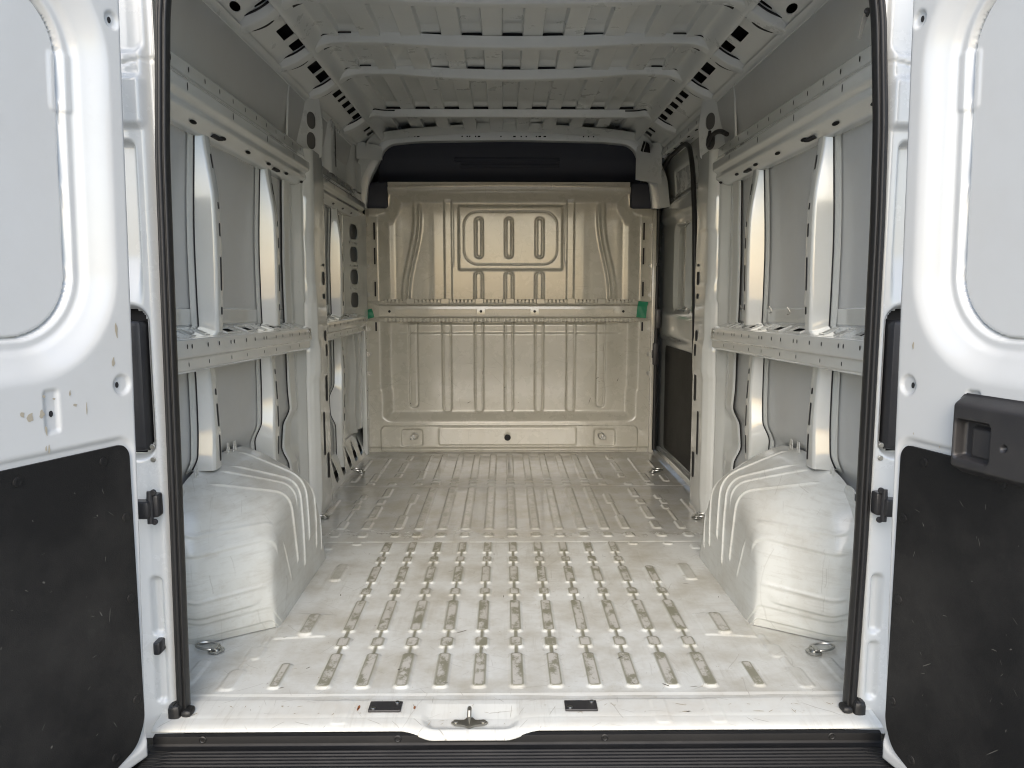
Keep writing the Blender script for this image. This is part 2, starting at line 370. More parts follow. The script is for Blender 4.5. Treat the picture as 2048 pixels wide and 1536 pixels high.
# ---- ribbed step of the rear bumper
ys2 = [1.672, 1.6719, 1.668, 1.664]; zs2 = [-.014, -.030, -.0335, -.0345]
y = 1.652
prof = [(1.682,-.0125),(1.672,-.0145),(1.671,-.031),(1.668,-.036),(1.657,-.0375)]
for i in range(15): prof += [(y, -.0375), (y-.002, -.0335), (y-.0065, -.0335), (y-.0085, -.0375)]; y -= .0125
prof += [(y-.01,-.038),(y-.02,-.06),(y-.02,-.25)]
pr = fillet(prof, .0012, 2)
us = np.linspace(-.835, .835, 60); P = np.zeros((len(us), len(pr), 3))
for i, x in enumerate(us):
    P[i,:,0] = x; P[i,:,1] = pr[:,0]; e = float(ss(.79, .80, abs(x))) 
    P[i,:,2] = np.where((pr[:,0] < 1.655) & (pr[:,1] > -.0371), pr[:,1]-.004*e, pr[:,1])
STEP = grid('bumper_step', P, 'step', VAN, sharp=40)
for x in (-.722,-.277,.197,.72):
    MB().disc((x,1.6715,-.021),(0,-1,0),.0085,.0035,16,[(0,.0085),(.0015,.0085),(.0025,.0065),(.0012,.0050),(.0012,.003),(.0030,.0028)]).build('bolt','seal',STEP)
for s in (-1, 1):
    MB().box((s*.89-.055,1.42,-.30),(s*.89+.055,1.70,-.045),.012).build('bumper_corner','step',VAN)

# ---- wheel arches
def arch(s):
    nt_, o = 520, None
    O = fillet([(2.105,0.),(2.090,.02),(2.066,.12),(2.048,.27),(2.080,.365),(2.16,.430),(2.31,.462),(2.50,.460),(2.68,.440),(2.84,.38),(2.95,.28),(3.0,.1),(3.0,0)], .05, 6)
    I = fillet([(2.214,0.),(2.203,.025),(2.193,.14),(2.212,.235),(2.265,.300),(2.36,.345),(2.46,.368),(2.56,.372),(2.66,.352),(2.75,.285),(2.81,.17),(2.84,.06),(2.85,0.)], .05, 6)
    def res(C, n):
        d = np.r_[0, np.cumsum(np.hypot(*np.diff(C, axis=0).T))]; t = np.linspace(0, d[-1], n); return np.stack([np.interp(t, d, C[:,0]), np.interp(t, d, C[:,1])], -1)
    T = np.linspace(0, 1, nt_)
    def resk(C, kt, kf):
        d = np.r_[0, np.cumsum(np.hypot(*np.diff(C, axis=0).T))]; f_ = np.interp(T, kt, kf)*d[-1]; return np.stack([np.interp(f_, d, C[:,0]), np.interp(f_, d, C[:,1])], -1)
    KT = [0,.22,.33,.43,.555,.75,1]
    O = res(O, nt_); I = resk(I, KT, [0,.31,.43,.53,.60,.78,1]); B = np.stack([np.interp(T, KT, [2.217,2.42,2.475,2.54,2.615,2.74,2.84]), np.zeros(nt_)], -1)
    P = []
    for i in range(nt_):
        o, q, b = O[i], I[i], B[i]
        mid = np.array((-.714-.010, *q))
        base_z = min(q[1], 0.0)
        pts = [(-.945, o[0]+(o[0]-2.58)*.03, o[1]+(.022 if o[1] > .05 else 0)), (-.918, o[0]+(o[0]-2.58)*.022, o[1]+(.012 if o[1] > .05 else 0)), (-.884, *o), (-.718, *q), (-.710, b[0]*.25+q[0]*.75, q[1]*.62), (-.706, b[0], 0.0)]
        cur = fillet(pts, .062, 12)
        d = np.r_[0, np.cumsum(np.linalg.norm(np.diff(cur, axis=0), axis=1))]; tt = np.linspace(0, d[-1], 130)
        P.append(np.stack([np.interp(tt, d, cur[:,k]) for k in range(3)], -1))
    P = np.array(P)
    dT = np.gradient(P, axis=0); dU = np.gradient(P, axis=1); Nn = np.cross(dT, dU); Nn /= np.linalg.norm(Nn, axis=2)[:,:,None]+1e-9
    if Nn[nt_//2, 40, 2] < 0: Nn = -Nn
    uu = np.linspace(0, 1, 130)[None,:]; T2 = T[:,None]
    D = .0008*vnoise(T2*6, uu*4, 3, 11)-.004*(1-ss(.017,.022,T2))-.0025*(1-ss(.045,.05,T2))
    for t0, u0, u1, am, sg in ((.33,.10,.84,.0062,.0030),(.43,.12,.90,.0062,.0031),(.545,.06,.78,.0060,.0031),(.67,.2,.86,.0055,.0031),(.80,.5,.9,.004,.004),(.212,.06,.50,.0030,.0034),(.092,.08,.62,.0028,.0034),(.222,.64,.86,.0036,.0032)):
        D = D+am*np.exp(-((T2-t0)/sg)**2)*ss(u0-.03, u0+.03, uu)*(1-ss(u1-.04, u1, uu))
    for t0, u0, u1 in ((.175,.08,.62),(.385,.10,.60),(.06,.05,.62)):      # pressed creases
        D = D+.0042*(ss(t0-.002,t0+.0025,T2)-ss(t0+.0025,t0+.03,T2))*ss(u0-.03, u0+.03, uu)*(1-ss(u1-.10, u1, uu))
    D = D+.004*ss(.215,.235,T2)*0
    P = P+Nn*D[:,:,None]; P[:,:,0] *= -s
    A = grid('wheel_arch', P, 'arch', VAN, sharp=180)
    # flange tabs round the top edge
    for y0, z0, y1 in ((2.21,.448,2.235),(2.36,.474,2.385),(2.47,.474,2.50),(2.53,.470,2.565)):
        m = MB(); yc = (y0+y1)/2; h = .036
        P2 = [(y0-.016,z0-.02),(y0,z0+.004),(yc-.007,z0+h),(yc+.007,z0+h),(y1,z0+.004),(y1+.016,z0-.02)]
        m.plate(P2, [ell(yc, z0+.014, .0045, .008, 8)], lambda u,v,q:(s*(.928+q), u, v), .002)
        m.build('arch_tab', 'arch', A)
    m = MB(); m.plate(fillet([(2.02,.25),(1.985,.30),(1.985,.37),(2.03,.425),(2.085,.46),(2.135,.455),(2.14,.40),(2.07,.36),(2.05,.25)], .02, 4, True).tolist(), [rrect(2.068,.435,.006,.010,.002,1), rrect(2.006,.345,.006,.010,.002,1)], lambda u,v,q:(s*(.930+q), u, v), .002)
    m.build('arch_flange', 'arch', A)
for s in (-1, 1): arch(s)

# ---- side walls
def skinx(z):
    z = np.asarray(z, float)
    return .940+.026*ss(.28,.36,z)-.026*ss(.44,.52,z)+.004*ss(.7,1.,z)-.018*ss(1.1,1.6,z)-.045*ss(1.5,1.9,z)
for s in (-1, 1):
    y1 = 4.85 if s < 0 else 3.62
    ys_ = np.linspace(1.80, y1, 160); zs_ = np.linspace(-.02, 1.86, 240); Yg, Zg = np.meshgrid(ys_, zs_, indexing='ij')
    Xg = skinx(Zg)+.0034*vnoise(Yg, Zg, 3.2, 21+s)+.0008*vnoise(Yg, Zg, 9, 5)
    Xg = Xg+.002*ss(.905,.912,Zg)*(1-ss(.925,.932,Zg))
    grid('side_skin', np.stack([s*Xg, Yg, Zg], -1), 'skin', VAN, sharp=180)

def hat(name, s, yc, hw, z0, z1, face, depth, mtl='inner', wav=0., slots=(), parent=VAN, top_hook=True):
    """pressed vertical rib: flanges, walls and a face, with slots painted dark on it"""
    zs = np.linspace(z0, z1, 60); P = []
    for z in zs:
        k = float(ss(z0, z0+.10, z)); w_ = hw*(.86+.14*k); fx = face(z); bx = float(skinx(z))-.004
        off = wav*math.exp(-((z-.46)/.09)**2)
        pr = [(yc-w_-.060-off, bx), (yc-w_-.012-off, bx), (yc-w_-off, fx+.006), (yc-w_+.006-off*.8, fx), (yc+w_-.006, fx), (yc+w_, fx+.006), (yc+w_+.008, bx), (yc+w_+.030+off, bx)]
        c = fillet(pr, .0032, 3); P.append([(s*q[1], q[0], z) for q in c])
    r = grid(name, P, mtl, parent, sharp=60)
    m = MB()                                            # slots drawn as dark patches, their shade put into the colour
    for zc, hz in slots:
        m.plate(rrect(yc+.006, zc, .0050, hz, .0045, 3), [], lambda u,v,q: (s*(face(v)-.0008-q), u, v), .0006)
    if slots: m.into(r,'gap_shade')
    sm_ = MB(); sm_.tube([(s*(float(skinx(z))-.006), yc-hw-.013-(wav*math.exp(-((z-.46)/.09)**2)), z) for z in zs[1:]], .0022, 6); sm_.into(r, 'gap_shade')
    if top_hook:
        h = MB(); h.box((min(s*.885,s*.90), yc+hw-.005, z1-.004), (max(s*.885,s*.90), yc+hw+.06, z1+.004), .001)
        h.plate(ell(yc+hw+.035, z1-.028, .013, .024, 16), [], lambda u,v,q: (s*(float(skinx(v))-.008-q), u, v), .001)
        h.into(r,'gap_shade')
    return r
lab_s = {-1:'left', 1:'right'}
up_face = lambda z: .885-.006*math.sin((z-.87)/.6*math.pi)+.018*float(ss(1.25,1.47,z))
lo_face = lambda z: .895+.006*math.sin(z*9)
for s in (-1, 1):
    for yc in (2.345, 2.95) + ((4.12,) if s < 0 else ()):
        hw = .026 if yc < 3.5 else .024
        hat('wall_rib', s, yc, hw, .872, 1.455, up_face, .06, slots=((1.05,.05),(.94,.012),(1.32,.08),(1.18,.02)))
        hat('lower_wall_rib', s, yc-.045 if yc < 3.5 else yc+.02, hw, .06 if yc > 3.5 else (.47 if yc < 2.5 else .36), .775, lo_face, .05, wav=.018, slots=((.70,.010),(.63,.035),(.53,.04),(.42,.035),(.33,.02)), top_hook=False)

def upper_rail(s, y0, y1, z=0.):
    pr = fillet([(-.915,1.622),(-.886,1.612),(-.880,1.566),(-.862,1.546),(-.862,1.512),(-.878,1.500),(-.872,1.478),(-.905,1.446),(-.93,1.442)], .007, 4)
    ysr = np.linspace(y0, y1, 40)
    P = [[(s*abs(x), y, zz+z) for i, (x, zz) in enumerate(pr)] for y in ysr]
    r = grid('upper_rail', P, 'inner', VAN, sharp=50)
    m = MB()
    for k in range(int((y1-y0-.1)/.115)):
        y = y0+.09+k*.115
        m.plate(ell(y, 1.590+z, .0035, .008, 8), [], lambda u,v,q: (s*(.8815-.0), u, v), .0004)
        if k % 3 == 1: m.plate(ell(y+.05, 1.530+z, .003, .011, 8), [], lambda u,v,q: (s*(.8612-q), u, v), .0004)
        if k % 2 == 0: m.plate(ell(y+.03, 0, .024, .006, 12), [], lambda u,v,q: (s*(.8875+v*.72), u, 1.4605+z-v*.72+.0006+q*0-.0012), .0004)
    m.into(r,'gap_shade')
    return r
def waist_rail(s, y0, y1):
    zt = lambda y: .878-.021*(y-1.95) if y1 < 3.6 else .862
    # top plate with real openings into the box section
    sl = []
    for yc, h in (((1.98,.022),(2.10,.016),(2.20,.014),(2.42,.052),(2.60,.046),(2.74,.014),(2.88,.040),(3.03,.014),(3.14,.03)) if y1 < 3.6 else ((3.72,.04),(3.88,.035),(4.02,.014),(4.25,.05),(4.48,.04))):
        sl.append([(yc-h, .874), (yc+h, .874), (yc+h+.016, .916), (yc-h+.016, .916)])
    m = MB(); tl = lambda u, v: zt(u)+(v-.862)*.33
    m.plate([(y0,.862),(y1,.862),(y1,.95),(y0,.95)], sl, lambda u,v,q: (s*v, u, tl(u,v)-q), .004)
    for q in sl:
        c = np.array(q).mean(0); big = [tuple(c+(np.array(p)-c)*1.10+np.sign(np.array(p)-c)*.002) for p in q]
        m.plate(big, [q], lambda u,v,w_: (s*v, u, tl(u,v)+.0028-w_), .0028)
    r = m.build('waist_rail', 'inner', VAN)
    MB().plate([(y0,.868),(y1,.868),(y1,.93),(y0,.93)], [], lambda u,v,q: (s*v, u, tl(u,v)-.010-q), .001).into(r, 'gap_shade')  # dark sheet under the slots, painting their shade
    pr = fillet([(.866,0),(.852,-.003),(.848,-.050),(.856,-.056),(.856,-.084),(.868,-.094),(.93,-.10)], .004, 4)
    P = [[(s*x, y, zt(y)+dz) for x, dz in pr] for y in np.linspace(y0, y1, 30)]
    grid('rail_face', P, 'inner', r, sharp=50)
    MB().box((min(s*.86,s*.955), y0, zt(y0)-.12), (max(s*.86,s*.955), y1, zt(y1)-.055)).build('rail_cavity', 'gap_shade', r) if False else None
    m = MB(); y = y0+.05; k = 0
    while y < y1-.03:
        m.plate(ell(y, zt(y)-.022, .0032, .0065, 8), [], lambda u,v,q: (s*(.8492+.0-q), u, v), .0004)
        if k % 2: m.plate(ell(y+.02, zt(y)-.070, .0025, .006, 8), [], lambda u,v,q: (s*(.8556-q), u, v), .0004)
        y += (.095, .03, .11, .085)[k % 4]; k += 1
    m.into(r,'gap_shade')
    # back flange up the wall
    P = [[(s*.950, y, zt(y)+.024), (s*.941, y, zt(y)+.030), (s*.940, y, zt(y)+.075), (s*.948, y, zt(y)+.082)] for y in np.linspace(y0, y1, 20)]
    grid('rail_flange', P, 'inner', r, sharp=40)
    return r
for s in (-1, 1):
    upper_rail(s, 1.86, 3.52); waist_rail(s, 1.86, 3.30)
upper_rail(-1, 3.62, 4.72, -.02); waist_rail(-1, 3.60, 4.62)
for s in (-1, 1):
    MB().disc((s*.850, 3.262, .835), (-s,0,0), .010, .006, 14).disc((s*.850,3.262,.812),(-s,0,0),.006,.004,10).build('rail_bolt', 'steel', VAN)

# small clips along the wall above the right waist rail
for i, y in enumerate((2.34,2.62,2.80,3.0,3.15)):
    z = .925; MB().tube([(.934,y-.010,z),(.925,y,z+.020),(.934,y+.010,z),(.925,y,z-.003)], .0022, 6, True).build('wire_clip', 'dsteel', VAN)

# ---- C pillars between the load bays
def pillar(s):
    zs = np.linspace(-.0, 1.605, 200); P = []
    for z in zs:
        bul = float(ss(.60,.66,z)*(1-ss(.74,.80,z)))
        wv = .022*math.exp(-((z-.50)/.07)**2)-.018*math.exp(-((z-.33)/.08)**2)
        wide = float(ss(1.30,.95,z)) if False else float(1-ss(.95,1.30,z))
        A = 3.205-.02*float(ss(1.2,1.45,z))+wv; top = float(ss(1.45,1.65,z))
        sx = float(skinx(z))-.006
        c = [(sx, A), (sx-.010, A+.006), (sx-.016, A+.07), (.924, 3.318), (.893-.004*bul, 3.362+.02*top), (.8905-.004*bul, 3.376+.02*top), (.880-.006*bul, 3.379+.02*top), (.860-.009*bul, 3.392+.02*top), (.850-.009*bul+.004*top, 3.412+.02*top), (.849-.004*bul+.006*top, 3.60), (.880, 3.64), (.93, 3.66)]
        # shallow bead that starts below the shiny zone
        P.append([(s*q[0], q[1], z) for q in fillet(c, .009, 4)])
    P = np.array(P)
    yy, zz = P[:,:,1], P[:,:,2]
    d = sdr(yy, zz, 3.385, .44, .022, .52, .02); P[:,:,0] += s*.007*(1-ss(-.012,.010,d))
    d = sdr(yy, zz, 3.41, 1.15, .035, .12, .03); P[:,:,0] += s*.004*(1-ss(-.008,.006,d))
    P[:,:,1] -= (.028*(1-ss(0,.10,zz))+.005*ss(.60,.63,zz)*(1-ss(.74,.78,zz))+.006*ss(.96,1.0,zz)*(1-ss(1.40,1.46,zz))*ss(3.33,3.345,yy))*(1-ss(3.42,3.50,yy))*ss(3.22,3.27,yy)
    P[:,:,1] += .0020*vnoise(P[:,:,0]*3, zz, 30, 77)*ss(.9,1.0,zz)*(1-ss(3.40,3.45,yy))*ss(3.22,3.27,yy)
    P[:,:,0] += s*.0026*vnoise(yy, zz, 22, 31+s)*(ss(.9,1.0,zz)*(1-ss(1.45,1.55,zz))+.4)
    r = grid('door_pillar' if s > 0 else 'side_pillar', P, 'inner', VAN, sharp=55)
    m = MB(); m.tube([(s*(float(skinx(z))-.008), 3.197-.02*float(ss(1.2,1.45,z))+.022*math.exp(-((z-.50)/.07)**2)-.018*math.exp(-((z-.33)/.08)**2), z) for z in zs], .0024, 6); m.into(r,'gap_shade')
    m = MB()
    def fx(u, v, q): return (s*(.8425-q), u, v)
    m.plate(rrect(3.48,.36,.014,.10,.010,4), [], lambda u,v,q:(s*(.8485-q),u,v), .0008)
    for zc, hz in ((.60,.10),(.735,.028),(.80,.025),(.20,.06),(1.06,.03),(.98,.012),(1.12,.006)):
        m.plate(rrect(3.545,zc,.018,hz,.012,4), [], lambda u,v,q:(s*((.8482 if not .62 < zc < .80 else .8440)-q),u,v), .0008)
    m.plate(rrect(3.30,.115,.013,.016,.004,3), [], lambda u,v,q:(s*(.904-(u-3.285)*.45-q),u,v), .0008)
    m.into(r,'gap_shade')
    # dimpled spot welds of the glossy zone
    m = MB()
    for z in np.arange(1.0, 1.46, .042):
        m.disc((s*.9085, 3.3405, z), (-s*.8,-1,0), .005, .0015, 10).disc((s*.870, 3.3865, z+.012), (-s*.5,-1,0), .005, .0015, 10)
    m.into(r,'inner')
    # upper pillar panel with two oval openings, set behind the upper rail
    ptf = lambda u, v, q: (s*(.945-.413*(u-3.33)-(v-1.6)*.03+q*.9), u+q*.4, v)
    m = MB(); m.plate(fillet([(3.325,1.59),(3.565,1.59),(3.575,1.72),(3.55,1.85),(3.36,1.862),(3.345,1.84)], .02, 4, True).tolist(),
        [rrect(3.497,1.742,.030,.036,.029,8), rrect(3.497,1.656,.030,.036,.029,8)], ptf, .002)
    m.plate(rrect(3.215,1.72,.006,.085,.005,4), [], lambda u,v,q: (s*(.905-(v-1.6)*.02+q), u, v), .001)
    up = m.build('pillar_top', 'roof', r)
    MB().plate(rrect(3.497,1.742,.033,.039,.031,8), [], lambda u,v,q: ptf(u,v,.006+q), .001).plate(rrect(3.497,1.656,.033,.039,.031,8), [], lambda u,v,q: ptf(u,v,.006+q), .001).into(up, 'oval_shade')  # dark insets paint the shade inside the ovals
    m = MB(); m.tube(fillet([(s*.90,3.195,1.60),(s*.89,3.20,1.80),(s*.885,3.22,1.85),(s*.875,3.30,1.868),(s*.86,3.54,1.87)], .03, 5).tolist(), .005, 8); m.build('pillar_edge', 'roof', r)
    m = MB()
    m.plate(fillet([(3.20,1.58),(3.34,1.58),(3.352,1.84),(3.235,1.848)],.02,4,True).tolist(), [rrect(3.262,1.742,.030,.034,.026,8), rrect(3.255,1.656,.030,.034,.026,8)], lambda u,v,q: (s*(.934-(u-3.2)*.05-(v-1.6)*.13+q), u, v), .002)
    m.build('pressed_panel', 'roof', r)
    return r
for s in (-1, 1): pillar(s)
m = MB(); m.tube(fillet([(.875,3.50,1.70),(.865,3.49,1.64),(.855,3.46,1.635),(.862,3.40,1.672),(.872,3.33,1.668),(.88,3.26,1.64)], .03, 5).tolist(), .010, 10)
m.build('cable_loom', 'seal', VAN)

# ---- left front bay: pillar panel with two columns of oval openings, louvred corner
pf = lambda u, v, q: (-.94+.1636*(u-4.30)-q, u, v)
m = MB(); ov = []
for z in (1.345,1.218,1.088,.955): ov += [rrect(4.545,z,.066,.043,.040,7)]
sm = [ell(4.545+dx, z, .012, .006, 6) for z in (1.282,1.153,1.022) for dx in (-.07,-.0,.05)]
m.plate([(4.38,.83),(4.76,.83),(4.76,1.46),(4.38,1.47)], ov+sm, pf, .002)
OV = m.build('perforated_panel', 'inner', VAN)
MB().plate([(4.36,.83),(4.76,.83),(4.76,1.47),(4.36,1.47)], [], lambda u,v,q: (-.957+.08*(u-4.30)-q, u, v), .002).into(OV, 'skin')
m = MB()
m.plate([(4.06,.86),(4.38,.86),(4.38,1.46),(4.06,1.46)], [rrect(4.24,z,.060,.040,.034,7) for z in (1.335,1.205,1.075,.945)], lambda u,v,q: (-.945+.05*(u-4.06)-q, u, v), .002)
m.build('pressed_panel', 'inner', VAN)
lv = []
for i in range(6):
    y = 3.74+i*.170; lv.append(fillet([(y,.022),(y+.075,.026),(y+.095,.060),(y+.070,.140),(y+.045,.125),(y+.012,.070)],.012,3,True).tolist())
m = MB(); m.plate([(3.62,.0),(4.80,.0),(4.80,.19),(3.62,.19)], lv, lambda u,v,q: (-(.885+v*.36+q), u, v), .003)
LP = m.build('louvred_corner', 'inner', VAN)
MB().plate([(3.62,-.01),(4.80,-.01),(4.80,.18),(3.62,.18)], [], lambda u,v,q: (-(.930+v*.20+q), u, v), .002).build('louvre_cavity', 'gap_shade', LP)  # dark sheet standing in for the shade behind the louvres
P = [[(-(.932-.035*math.exp(-((y-(4.50+.03*math.sin(z*14)))/.035)**2)-.03*float(ss(4.60,4.64,y))), y, z) for z in np.linspace(.18,.77,50)] for y in np.linspace(4.15,4.76,90)]
grid('lower_pillar_panel', P, 'inner', VAN, sharp=180)
CPO = MB().box((-.905,4.72,.0),(-.875,4.815,1.47),.006).build('corner_post', 'inner', VAN)
m = MB()
for z in (.22,.40,.52,.65,.72): m.disc((-.8755,4.74,z),(1,-.8,0),.004,.001,8)
m.into(CPO,'gap_shade')
# upper front area, left: pressed panels
P = [[(-(.905-.03*ss(3.85,3.9,y)*(1-ss(4.0,4.05,y))-.025*ss(4.4,4.5,y)+.004*math.sin(y*40)*ss(4.4,4.5,y)), y, z) for z in np.linspace(1.58,1.87,20)] for y in np.linspace(3.62,4.84,120)]
USP = grid('upper_side_panel', P, 'roof', VAN, sharp=60)
MB().plate(rrect(3.98,1.72,.008,.10,.006,4),[],lambda u,v,q:(-(.872-q),u,v),.001).plate(rrect(3.70,1.72,.010,.07,.008,4),[],lambda u,v,q:(-(.899-q),u,v),.001).into(USP,'gap_shade')

# ---- bulkhead
xs = np.arange(-.905, .9051, .0036); zs = np.arange(-.0, 1.665, .0036); X, Z = np.meshgrid(xs, zs, indexing='ij')
aX = np.abs(X)
def capsule(cx, z0, z1, hw): return sdr(X, Z, cx, (z0+z1)/2, hw, (z1-z0)/2, hw*.98)
H = .0006*vnoise(X, Z, 8, 41)+.0003*vnoise(X, Z, 22, 42)
body = np.maximum(sdr(X, Z, 0, .90, .795, .70, .06), -sdr(X, Z, .885, 1.66, .17, .20, .09)); body = np.maximum(body, -sdr(X, Z, -.885, 1.66, .17, .20, .09))
body = np.maximum(body, -sdr(aX, Z, .90, .20, .115, .22, .05))
H += -.050*(1-ss(-.060, .012, body))                       # main field is set back
H += .010*np.exp(-((Z-.80)/.012)**2)*0 + .016*(1-ss(.735,.775,Z))*0
H += (.007*(1-ss(.795,.812,Z))+.007*(1-ss(.738,.755,Z)))*(1-ss(.60,.72,aX))*ss(.30,.60,Z)
# foot: rounded roll and box at the floor
foot = np.maximum(sdr(X, Z, 0, .08, .812, .098, .04), 0-Z)
H = np.where(True, np.maximum(H, -.05+.062*(1-ss(-.012, .010, foot))), H)
H += .004*(1-ss(-.004,.004,sdr(X,Z,-.012,.105,.43,.055,.01)))
for cx in (-.61,.597): H += -.010*(1-ss(-.006,.004,sdr(X,Z,cx,.095,.068,.055,.02)))
H += -.010*(1-ss(.022,.038,Z))
# lower ribs
for cx, z0 in ((-.600,.275),(-.391,.247),(-.190,.247),(-.002,.247),(.187,.247),(.386,.247),(.574,.275)):
    d = capsule(cx, z0, .96, .031); H += -.010*(1-ss(-.009,.004,d))*(1-ss(.835,.84,Z)); 
    d2 = capsule(cx, z0+.01, .96, .019); H += .003*(1-ss(-.004,.003,d2))*(1-ss(.835,.84,Z))
for cx in (-.190,-.002,.187):
    d = capsule(cx, .80, 1.130, .031); H += -.011*(1-ss(-.009,.004,d))*ss(.95,.955,Z); H += .010*(1-ss(-.004,.004,capsule(cx,.80,1.118,.016)))*ss(.95,.955,Z)
# window blank
d = sdr(X, Z, .008, 1.332, .322, .196, .012); H += .012*(1-ss(-.012,.006,d))
d = sdr(X, Z, .008, 1.332, .287, .160, .085); H += -.005*(1-ss(-.003,.003,d)); H -= .006*np.exp(-((d-.001)/.0032)**2)
for cx in (-.187,-.002,.187):
    d = capsule(cx, 1.205, 1.462, .030); H += -.011*(1-ss(-.010,.002,d)); H += .012*(1-ss(-.004,.004,capsule(cx,1.222,1.446,.013)))
# tall pressings either side of it
for s in (-1, 1):
    sx = s*X
    for base, am, wd in ((.360,.010,.010),(.405,-.009,.010)):
        H += am*(ss(base-wd, base, sx)-0)*ss(.95,.955,Z)*(1-ss(1.55,1.57,Z))*(1-ss(.46,.50,sx))
    H += .004*np.exp(-((sx-.348)/.006)**2)*ss(1.15,1.2,Z)*(1-ss(1.50,1.55,Z))
    cx = .625-.075*ss(.98,1.45,Z)
    H += .010*np.exp(-((sx-cx)/.010)**2)*ss(.95,.955,Z)*(1-ss(1.50,1.56,Z))
    H += -.010*ss(cx+.03, cx+.05, sx)*ss(.95,.955,Z)*(1-ss(1.50,1.6,Z))*(1-ss(.70,.75,sx))
    H += .012*(1-ss(-.05,.01,sdr(sx, Z, .80, 1.46, .10, .05, .05)))
    H += .003*(1-ss(-.004,.004,sdr(sx, Z, .80, 1.485, .055, .035, .02)))
keep2 = ~((aX > .735+.0*Z) & (Z > 1.515)); 
edge = np.where(Z > 1.515, .735, .890-.012*ss(1.3,1.5,Z)); kc = (aX <= edge+.001)
kq = kc[:-1,:-1] & kc[1:,1:]
BK = grid('bulkhead', np.stack([X, 4.800-H, Z], -1), 'bulk', VAN, keep=kq, sharp=180)
# top flange with bolts
P = [[(x, 4.80-d, 1.632+.018*(1-(x/.74)**2)+dz) for d, dz in ((.0,.0),(.012,.0),(.014,-.014),(.006,-.034),(-.01,-.05))] for x in np.linspace(-.735,.735,60)]
grid('top_flange', P, 'bulk', BK, sharp=50)
for x in (-.62,-.33,-.12,.10,.26,.52): MB().disc((x,4.787,1.622+.018*(1-(x/.74)**2)),(0,-1,0),.007,.003,12).build('flange_bolt','steel',BK)
# cross rail with scalloped tabs
P = [[(x, 4.80-d, z) for d, z in fillet([(-.03,.956),(.0,.948),(.004,.925),(.022,.918),(.026,.852),(.004,.842),(-.0,.822),(-.03,.815)], .004, 3)] for x in np.linspace(-.80,.80,80)]
CR = grid('cross_rail', P, 'bulk', BK, sharp=50)
for s in (-1,1):
    m = MB(); m.add([(s*.80,4.77,.918),(s*.80,4.77,.852),(s*.885,4.793,.945),(s*.885,4.793,.83),(s*.80,4.797,.95),(s*.80,4.797,.82)],[[0,1,3,2],[0,2,4],[1,5,3]]); m.build('rail_end', 'bulk', BK)
m = MB()
for x in np.arange(-.76,.77,.0235):
    if min(abs(x-c) for c in (-.6,-.391,-.19,-.002,.187,.386,.574)) > .02:
        m.box((x-.009,4.787,.936),(x+.009,4.806,.958),.003)
    else: m.box((x-.014,4.780,.930),(x+.014,4.806,.962),.003)
    m.box((x-.008,4.793,.820),(x+.008,4.806,.842),.003)
m.into(BK,'bulk')
m = MB()
for a, b in ((-.70,-.20),(-.15,.13),(.18,.64)): m.box((a,4.7715,.868),(b,4.776,.898),.0018)
m.into(BK,'bulk')
m = MB()
for x in (-.735,-.175,.155,.70): m.disc((x,4.774,.884),(0,-1,0),.008,.0012,12)
m.disc((-.012,4.729+.0105,.105),(0,-1,0),.020,.002,20).into(BK,'gap_shade')
for s in (-1, 1):                                          # bolts and slots down both edges
    for z in (1.41,1.16,.985,.775,.62,.50): MB().disc((s*.868,4.800,z),(0,-1,0),.014,.004,16,[(0,.015),(.002,.014),(.002,.008),(.006,.007)]).build('edge_bolt','steel',BK)
    m = MB()
    for z, h in ((1.37,.052),(1.22,.05),(1.02,.045),(.79,.028)): m.plate(rrect(s*.822,z,.005,h,.004,3),[],lambda u,v,q:(u,4.797-q,v),.0012)
    m.into(BK,'gap_shade')
    m = MB()
    for z, h in ((1.37,.062),(1.22,.06),(1.02,.055)): m.tube([(s*.822+dx,4.795,z+dz) for dx,dz in rrect(0,0,.012,h,.01,4)], .0022, 6, True)
    m.into(BK,'bulk')
for x, s in ((-.608,1),(.592,-1)):
    m = MB().disc((x,4.793,.095),(0,-1,0),.016,.005,18).disc((x,4.788,.095),(0,-1,0),.007,.004,12)
    m.tube([(x+s*.018+.019*math.cos(t)*(1 if t<3.2 else .8),4.782-.004*math.sin(t),.107+.020*math.sin(t)) for t in np.linspace(0,6.28,22)[:-1]],.0026,8,True)
    m.build('bulkhead_ring','steel',BK)

# ---- dark cab trim above the bulkhead
P = []
for x in np.linspace(-.80,.80,60):
    P.append([(x,4.80,1.63),(x,4.83,1.66),(x,4.88,1.70),(x,4.90,1.745),(x,4.885,1.775),(x,4.885,1.80),(x,4.87,1.82),(x,4.85,1.86),(x,4.80,1.905)])
CT = grid('cab_trim','_' and P,'trim',VAN,sharp=60)
MB().box((-.34,4.868,1.795),(.31,4.89,1.822),.008).box((-.30,4.880,1.76),(.31,4.896,1.785),.006).build('trim_ledge','trim',CT)
for s in (-1,1):
    m = MB().box((min(s*.735,s*.90),4.775,1.505),(max(s*.735,s*.90),4.86,1.66),.02); m.build('trim_corner','trim',CT)
MB().box((-.92,4.895,1.40),(.92,5.2,1.655)).build('trim_shelf','trim',CT)

